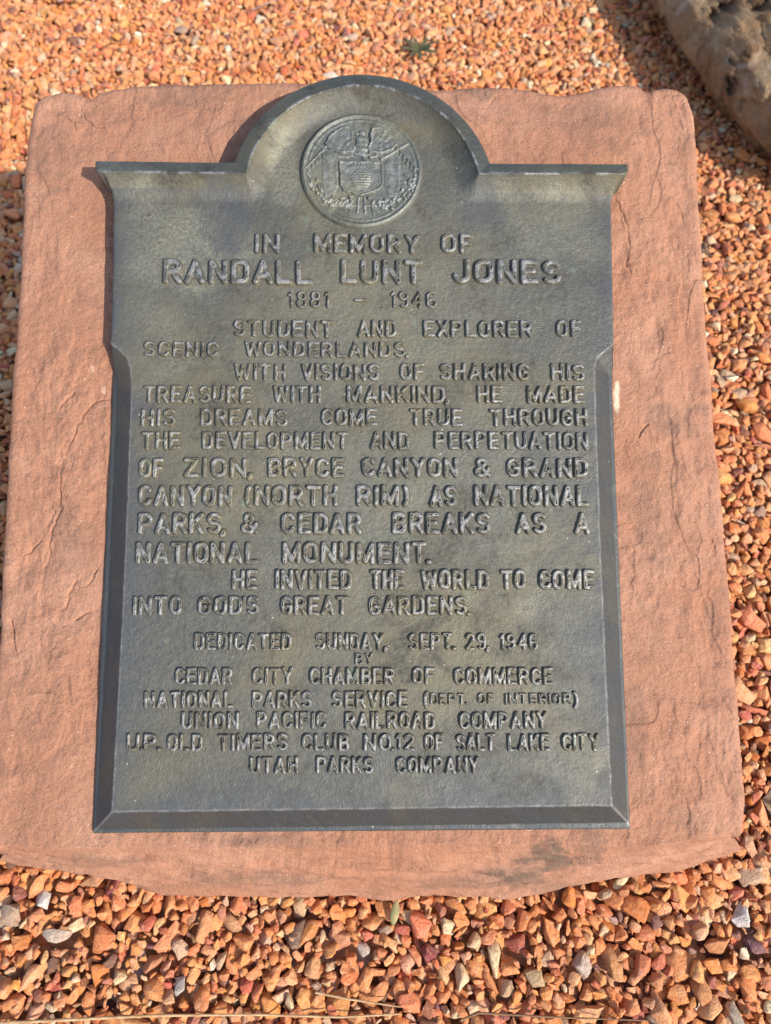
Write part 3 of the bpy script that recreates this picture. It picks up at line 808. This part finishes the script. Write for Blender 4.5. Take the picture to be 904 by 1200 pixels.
for sx in (-1, 1):
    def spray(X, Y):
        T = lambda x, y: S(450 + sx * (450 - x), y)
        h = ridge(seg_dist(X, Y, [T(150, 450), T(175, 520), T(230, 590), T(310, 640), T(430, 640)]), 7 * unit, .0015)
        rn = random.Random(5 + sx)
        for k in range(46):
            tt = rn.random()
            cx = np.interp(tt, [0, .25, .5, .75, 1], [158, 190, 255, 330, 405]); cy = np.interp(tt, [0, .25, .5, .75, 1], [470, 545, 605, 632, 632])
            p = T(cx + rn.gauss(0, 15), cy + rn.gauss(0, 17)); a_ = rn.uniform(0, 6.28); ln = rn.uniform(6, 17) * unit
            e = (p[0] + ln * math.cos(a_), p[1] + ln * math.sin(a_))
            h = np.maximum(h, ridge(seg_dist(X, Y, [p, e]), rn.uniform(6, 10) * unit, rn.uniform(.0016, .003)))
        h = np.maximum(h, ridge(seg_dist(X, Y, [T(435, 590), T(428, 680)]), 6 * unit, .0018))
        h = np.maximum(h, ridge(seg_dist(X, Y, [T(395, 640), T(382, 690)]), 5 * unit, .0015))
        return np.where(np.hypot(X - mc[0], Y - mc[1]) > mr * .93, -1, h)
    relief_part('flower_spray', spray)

# ------------------------------------------------------------------ boulder behind, upper right
def boulder():
    bm = bmesh.new(); bmesh.ops.create_icosphere(bm, subdivisions=7, radius=1)
    c = Vector((.955, 1.42, .05)); pit = []
    ax1 = Vector((-.35, .93, 0)).normalized(); ax2 = Vector((.93, .35, 0)).normalized()
    for v in bm.verts:
        p = v.co.copy()
        q = Vector([math.copysign(abs(t) ** .86, t) for t in p])
        l = ax1 * (q.x * .56) + ax2 * (q.y * .44) + Vector((0, 0, q.z * (.125 if q.z > 0 else .12)))
        if l.z < 0: l.z *= 1.0
        # undercut towards the ground
        f = 1 - .22 * max(0, -q.z)
        l.x *= f; l.y *= f
        n1 = mn.fractal(l * 4.2 + Vector((3.1, 0, 7)), .8, 2.1, 5)
        n2 = mn.fractal(l * 17, .7, 2.1, 4)
        cellv = mn.fractal(l * 17 + Vector((9, 2, 1)), .7, 2.2, 4)
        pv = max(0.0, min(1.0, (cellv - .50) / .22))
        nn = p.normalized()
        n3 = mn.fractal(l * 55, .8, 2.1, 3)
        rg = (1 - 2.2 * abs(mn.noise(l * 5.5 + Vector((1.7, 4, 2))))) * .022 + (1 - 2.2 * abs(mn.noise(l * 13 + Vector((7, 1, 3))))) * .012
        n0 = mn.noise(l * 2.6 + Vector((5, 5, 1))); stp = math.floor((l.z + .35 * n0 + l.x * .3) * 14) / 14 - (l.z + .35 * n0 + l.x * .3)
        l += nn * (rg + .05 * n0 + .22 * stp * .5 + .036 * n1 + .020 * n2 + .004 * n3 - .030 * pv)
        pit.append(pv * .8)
        v.co = l
    bm.faces.ensure_lookup_table(); bm.verts.ensure_lookup_table()
    v = np.array([x.co[:] for x in bm.verts]) + np.array(c)
    f = np.array([[x.index for x in fc.verts] for fc in bm.faces])
    bm.free()
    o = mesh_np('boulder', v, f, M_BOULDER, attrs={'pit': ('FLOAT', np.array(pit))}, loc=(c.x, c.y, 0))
    return tag(o, 'large tan pitted boulder on the gravel behind the upper right corner', 'boulder')
bould = boulder()

# ------------------------------------------------------------------ gravel
def template(rng, hi):
    bm = bmesh.new()
    n = rng.randint(9, 15)
    sc = Vector((1, rng.uniform(.55, .92), rng.uniform(.40, .66)))
    for _ in range(n):
        p = Vector((rng.gauss(0, 1), rng.gauss(0, 1), rng.gauss(0, 1))).normalized() * rng.uniform(.82, 1.0)
        bm.verts.new(Vector((p.x * sc.x, p.y * sc.y, p.z * sc.z)))
    r = bmesh.ops.convex_hull(bm, input=bm.verts)
    loose = [v for v in bm.verts if not v.link_faces]
    bmesh.ops.delete(bm, geom=loose, context='VERTS')
    bmesh.ops.bevel(bm, geom=list(bm.edges), offset=.055 if hi else .08, segments=2 if hi else 1, profile=.5, affect='EDGES', clamp_overlap=True)
    bmesh.ops.triangulate(bm, faces=list(bm.faces))
    if hi:
        long = [e for e in bm.edges if e.calc_length() > .34]
        bmesh.ops.subdivide_edges(bm, edges=long, cuts=1)
        bmesh.ops.triangulate(bm, faces=list(bm.faces))
        of = Vector((rng.uniform(0, 50), rng.uniform(0, 50), 0))
        for v in bm.verts:
            v.co += v.co.normalized() * (.06 * mn.noise(v.co * 2.6 + of) + .028 * mn.noise(v.co * 6 + of))
    bm.verts.ensure_lookup_table(); bm.verts.index_update()
    v = np.array([x.co[:] for x in bm.verts]); f = np.array([[x.index for x in fc.verts] for fc in bm.faces])
    bm.free()
    return v, f
tr = random.Random(3)
T_HI = [template(tr, True) for _ in range(44)]
T_LO = [template(tr, False) for _ in range(36)]
def orient(v, rng):
    a = Quaternion((0, 0, 1), rng.uniform(0, 6.283)) @ Quaternion((1, 0, 0), rng.gauss(0, .26)) @ Quaternion((0, 1, 0), rng.gauss(0, .26))
    m = np.array(a.to_matrix())
    return v @ m.T
CELL = .003
X0, Y0, X1, Y1 = -1.75, -.75, 1.75, 2.65
HN, WN = int((Y1 - Y0) / CELL), int((X1 - X0) / CELL)
HM = np.full((HN, WN), GZ)
# the block and the boulder keep the gravel out
hx, hy = np.meshgrid(X0 + (np.arange(WN) + .5) * CELL, Y0 + (np.arange(HN) + .5) * CELL)
foot = [tuple(p[:2]) for p in rings[-1][::8]]
HM[sdf_poly(hx, hy, foot) < -.004] = 9.0
del hx, hy
def footprint(v, f, dense=True):
    b0 = v[f].mean(1); e0 = (v[f[:, 0]] + v[f[:, 1]]) / 2; e1 = (v[f[:, 1]] + v[f[:, 2]]) / 2; e2 = (v[f[:, 0]] + v[f[:, 2]]) / 2
    pts = np.concatenate([v, b0, e0, e1, e2, (b0 + e0) / 2, (b0 + e1) / 2, (b0 + e2) / 2])
    i = np.floor(pts[:, 0] / CELL).astype(int); j = np.floor(pts[:, 1] / CELL).astype(int)
    i0, j0 = i.min(), j.min(); i -= i0; j -= j0
    top = np.full((j.max() + 1, i.max() + 1), -1e3); bot = np.full(top.shape, 1e3)
    np.maximum.at(top, (j, i), pts[:, 2]); np.minimum.at(bot, (j, i), pts[:, 2])
    return i0, j0, top, bot
SIZES = np.array([.0050, .0072, .0092, .0112, .0132, .0155, .0182, .0215])          # half lengths
def variants(T, n, rng):
    L = []
    for s in SIZES:
        row = []
        for _ in range(n):
            v, f = T[rng.randrange(len(T))]
            vv = orient(v, rng) * s
            row.append((vv, f, footprint(vv, f)))
        L.append(row)
    return L
VR = random.Random(21)
V_HI = variants(T_HI, 64, VR); V_LO = variants(T_LO, 40, VR)
PAL = [((.58, .235, .095), 26), ((.62, .275, .12), 24), ((.55, .195, .08), 15), ((.63, .33, .17), 14), ((.60, .33, .20), 8), ((.47, .14, .07), 6), ((.42, .18, .11), 4),
       ((.22, .085, .06), 3), ((.17, .09, .08), 1.2), ((.52, .36, .25), 3.0), ((.66, .48, .33), 3.0), ((.66, .58, .48), 1.2), ((.36, .27, .21), 1.8)]
PC = np.array([p[0] for p in PAL]) * [1.30, 1.17, .97]; PW = np.array([p[1] for p in PAL]); PW = PW / PW.sum()
def in_view(x, y, m):
    d = np.array([x, y, 0.0]) - CAM
    zc = d @ FWD
    if zc < .2: return False
    a = (d @ RIGHT) / zc * FPX; b_ = (d @ CUP) / zc * FPX
    return abs(a) < 452 + m and abs(b_) < 600 + m
def place(foot, cx, cy, sink):
    i0, j0, top, bot = foot
    i = int((cx - X0) / CELL) + i0; j = int((cy - Y0) / CELL) + j0
    nj, ni = top.shape
    if i < 0 or j < 0 or i + ni > WN or j + nj > HN: return None
    sub = HM[j:j + nj, i:i + ni]
    zz = (sub - bot).max()
    return zz - sink, sub, top, ((i - i0) * CELL + X0, (j - j0) * CELL + Y0)

# stones that stand out from the rest are things of their own, laid first
solo = [
    (50, 1053, .0150, (.70, .62, .55), 'chalky white wedge of stone in the gravel below the left end of the sandstone block', 1.0),
    (118, 1100, .0205, (.60, .20, .07), 'largest bright orange gravel stone, below the left part of the sandstone block', 1.0),
    (67, 1094, .0170, (.52, .40, .30), 'greyish tan flat gravel stone lying beside a large bright orange one', 1.0),
    (112, 1144, .0180, (.66, .22, .06), 'vivid orange flat gravel stone near the lower left dry grass stem', 1.0),
    (427, 1118, .0140, (.70, .58, .46), 'cream white slim gravel stone below the middle of the sandstone block', 1.0),
    (242, 1085, .0190, (.62, .28, .12), 'broad light orange gravel stone with a sharp top edge below the block', 1.0),
    (181, 1128, .0170, (.58, .25, .12), 'rounded orange gravel stone in the lower left, among paler stones', 1.0),
    (870, 1072, .0150, (.70, .62, .54), 'white gravel stone below the lower right corner of the sandstone block', 1.0),
    (886, 1108, .0165, (.24, .11, .11), 'dark purple gravel stone at the right edge, below a white stone', 1.0),
    (684, 1132, .0160, (.60, .45, .34), 'pale mottled gravel stone with dark spots in the lower right gravel', 1.0),
    (722, 1128, .0195, (.62, .28, .11), 'large orange wedge-shaped gravel stone beside the pale mottled one', 1.0),
    (606, 1102, .0160, (.40, .10, .06), 'deep red gravel stone below the right half of the sandstone block', 1.0),
    (846, 1108, .0185, (.62, .26, .10), 'large orange gravel stone left of the dark purple stone', 1.0),
    (215, 1160, .0165, (.58, .50, .42), 'pale grey triangular gravel stone just above the dry grass stem', 1.0),
    (400, 1098, .0170, (.57, .24, .12), 'long pinkish orange gravel stone slanting beside the slim cream one', 1.0),
]
SR = random.Random(77)
for (px, py, hs, colr, lab, _) in solo:
    p = ground_at(px, py, -.002)
    v, f = T_HI[SR.randrange(len(T_HI))]
    a = Quaternion((0, 0, 1), SR.uniform(0, 6.28)) @ Quaternion((1, 0, 0), SR.gauss(0, .2)) @ Quaternion((0, 1, 0), SR.gauss(0, .2))
    vv = (v @ np.array(a.to_matrix()).T) * hs
    fp = footprint(vv, f)
    r_ = place(fp, p[0], p[1], 0)
    zc = .001 - vv[:, 2].max() + SR.uniform(0, .003)
    i0, j0, top, bot = fp
    i = int((p[0] - X0) / CELL) + i0; j = int((p[1] - Y0) / CELL) + j0
    nj, ni = top.shape
    HM[j:j + nj, i:i + ni] = np.maximum(HM[j:j + nj, i:i + ni], np.where(top > -100, top + zc, -1))
    o = mesh_np('gravel_stone', vv, f, M_GRAVEL, attrs={'tint': ('FLOAT_COLOR', np.tile([*colr, 1], (len(vv), 1)))})
    o.location = (p[0], p[1], zc)
    tag(o, lab, 'stone', 'standout stones in the gravel')

DR = random.Random(5)
GV, GF, GC, goff = [], [], [], 0
def drop(n, region, VS, wts, cand, zmax, sinkf):
    global goff
    cum = np.cumsum(wts); cum = cum / cum[-1]
    done = 0
    for _ in range(n):
        si = int(np.searchsorted(cum, DR.random()))
        vv, f, fp = VS[si][DR.randrange(len(VS[si]))]
        best = None
        for _c in range(cand):
            cx, cy = region()
            r = place(fp, cx, cy, SIZES[si] * sinkf)
            if r is not None and r[0] < .5 and (best is None or r[0] < best[0]): best = r
        if best is None: continue
        zc, sub, top, (ox, oy) = best
        if zc + fp[2].max() > zmax + DR.uniform(-.004, .004): continue
        np.maximum(sub, top + zc, out=sub)
        GV.append(vv + [ox, oy, zc]); GF.append(f + goff); goff += len(vv)
        c = PC[DR.choices(range(len(PC)), PW)[0]] * DR.uniform(.82, 1.15)
        c = np.clip(c + np.array([DR.gauss(0, .02), DR.gauss(0, .015), DR.gauss(0, .012)]), .03, .82)
        GC.append(np.tile([c[0], c[1], c[2], 1], (len(vv), 1)))
        done += 1
    return done
def reg_core():
    while True:
        px = DR.uniform(-70, 974); py = DR.uniform(-60, 1270)
        q = ground_at(px, py)
        # even density on the ground: reject by projected area
        dz = (q - CAM) @ FWD
        if DR.random() < (dz / 1.56) ** 3: return q[0], q[1]
def reg_wide():
    while True:
        x, y = DR.uniform(X0 + .03, X1 - .03), DR.uniform(Y0 + .03, Y1 - .03)
        if not in_view(x, y, 60): return x, y
W_IN = np.array([1.5, 2.6, 3.8, 4.2, 3.8, 2.9, 1.6, .7])
n1 = drop(7500, reg_core, V_LO, W_IN, 4, .004, .12)
n2 = drop(11000, reg_core, V_HI, W_IN, 12, .012, .42)
n2b = drop(10000, reg_core, V_HI, [2, 3, 3, 1.5, .5, 0, 0, 0], 24, .012, .5)
def reg_void():
    best = None
    for _ in range(70):
        q = reg_core()
        i = int((q[0] - X0) / CELL); j = int((q[1] - Y0) / CELL)
        if best is None or HM[j, i] < best[0]: best = (HM[j, i], q)
    return best[1]
n2c = drop(3500, reg_void, V_HI, [3, 4, 3, 1, .3, 0, 0, 0], 3, .012, .55)
W_OUT = np.array([0, 0, .3, 1, 2, 3, 2, 1.])
n3 = drop(12000, reg_wide, V_LO, W_OUT, 3, .006, .15)
print('gravel', n1, n2, n2b, n3, 'verts', goff)
gr = mesh_np('gravel', np.concatenate(GV), np.concatenate(GF), M_GRAVEL, attrs={'tint': ('FLOAT_COLOR', np.concatenate(GC))})
tag(gr, 'orange and salmon crushed rock gravel covering the ground round the block', 'gravel', kind='stuff')
del GV, GF, GC

# ------------------------------------------------------------------ dry stems, leaf, sprout
def tube(name, pts, r0, r1, mat, n=7):
    pts = [Vector(p) for p in pts]
    P_ = np.array(pts); rs = resample(P_, 40)
    v, f = [], []
    for i, c in enumerate(rs):
        tdir = Vector(rs[min(i + 1, 39)] - rs[max(i - 1, 0)]).normalized()
        a = tdir.cross(Vector((0, 0, 1))).normalized(); b_ = tdir.cross(a)
        rr_ = r0 + (r1 - r0) * i / 39
        for k in range(n):
            t0 = 2 * math.pi * k / n
            v.append(Vector(c) + a * (rr_ * math.cos(t0)) + b_ * (rr_ * .7 * math.sin(t0)))
        if i:
            for k in range(n):
                f.append(((i - 1) * n + k, (i - 1) * n + (k + 1) % n, i * n + (k + 1) % n, i * n + k))
    loc = rs.mean(0)
    return mesh_np(name, np.array(v), f, mat, loc=loc)
def gp(px, py, z=.012): return ground_at(px, py, z - .012)
tag(tube('dry_grass_stem', [gp(-60, 1202, .013), gp(60, 1196, .015), gp(180, 1190, .016), gp(300, 1189, .015), gp(400, 1192, .014), gp(470, 1188, .012)], .0016, .0009, M_STRAW),
    'long straw-coloured grass stem lying along the bottom edge of the gravel', 'dry grass', 'dry stems in the gravel')
tag(tube('dry_grass_stem', [gp(370, 1163, .013), gp(410, 1171, .015), gp(470, 1180, .014)], .0013, .0007, M_STRAW),
    'short straw-coloured grass stem slanting across gravel at the bottom middle', 'dry grass', 'dry stems in the gravel')
tag(tube('dry_grass_stem', [gp(540, 1196, .012), gp(560, 1187, .014), gp(650, 1192, .014), gp(760, 1196, .013)], .0012, .0006, simple('brown_straw', (.22, .12, .06), (.15, .08, .04))),
    'thin brown grass stem lying in the gravel at the bottom right', 'dry grass', 'dry stems in the gravel')
tag(tube('twig', [gp(296, 12, .02), gp(308, 6, .03), gp(324, 0, .03)], .0022, .0012, simple('grey_twig', (.32, .26, .22), (.22, .17, .14))),
    'small grey twig on the gravel behind the sandstone block', 'twig')
def leaf(name, px, py, L, Wd, yaw, mat, pitch=.25, n=10):
    v, f = [], []
    c = gp(px, py, .013)
    for i in range(n + 1):
        t0 = i / n
        wd = Wd * math.sin(math.pi * min(1, t0 * .92 + .05)) ** .8
        for s_k in (-1, 0, 1):
            x, y, z = t0 * L - L / 2, s_k * wd, (abs(s_k) * .25 * wd) + .1 * L * math.sin(t0 * 3.1)
            X_, Y_ = x * math.cos(yaw) - y * math.sin(yaw), x * math.sin(yaw) + y * math.cos(yaw)
            v.append((X_, Y_, z + (x * pitch)))
    for i in range(n):
        for k in range(2):
            a = i * 3 + k; f.append((a, a + 1, a + 4, a + 3))
    o = mesh_np(name, v, f, mat)
    o.location = c
    md = o.modifiers.new('thickness', 'SOLIDIFY'); md.thickness = .0006
    return o
tag(leaf('leaf', 463, 1069, .024, .0045, R(80), M_LEAF), 'narrow dull green leaf on the gravel just below the block', 'leaf')
sv = bpy.data.objects.new('weed_sprout', None); COL.objects.link(sv); sv.location = gp(490, 68, .0)
tag(sv, 'small dark green weed sprouting from the gravel behind the block', 'weed')
for k in range(9):
    a = k * 2.4; L = .028 + .008 * (k % 3)
    v, f = [], []
    for i in range(7):
        t0 = i / 6; wd = .0045 * math.sin(math.pi * min(1, t0 * .9 + .08))
        for s_k in (-1, 0, 1):
            x = t0 * L; y = s_k * wd; z = .012 + x * .55 - x * x * 7 + abs(s_k) * .2 * wd
            v.append((x * math.cos(a) - y * math.sin(a), x * math.sin(a) + y * math.cos(a), z))
    for i in range(6):
        for q in range(2):
            b0 = i * 3 + q; f.append((b0, b0 + 1, b0 + 4, b0 + 3))
    mesh_np('leaf', v, f, M_WEED, sv)
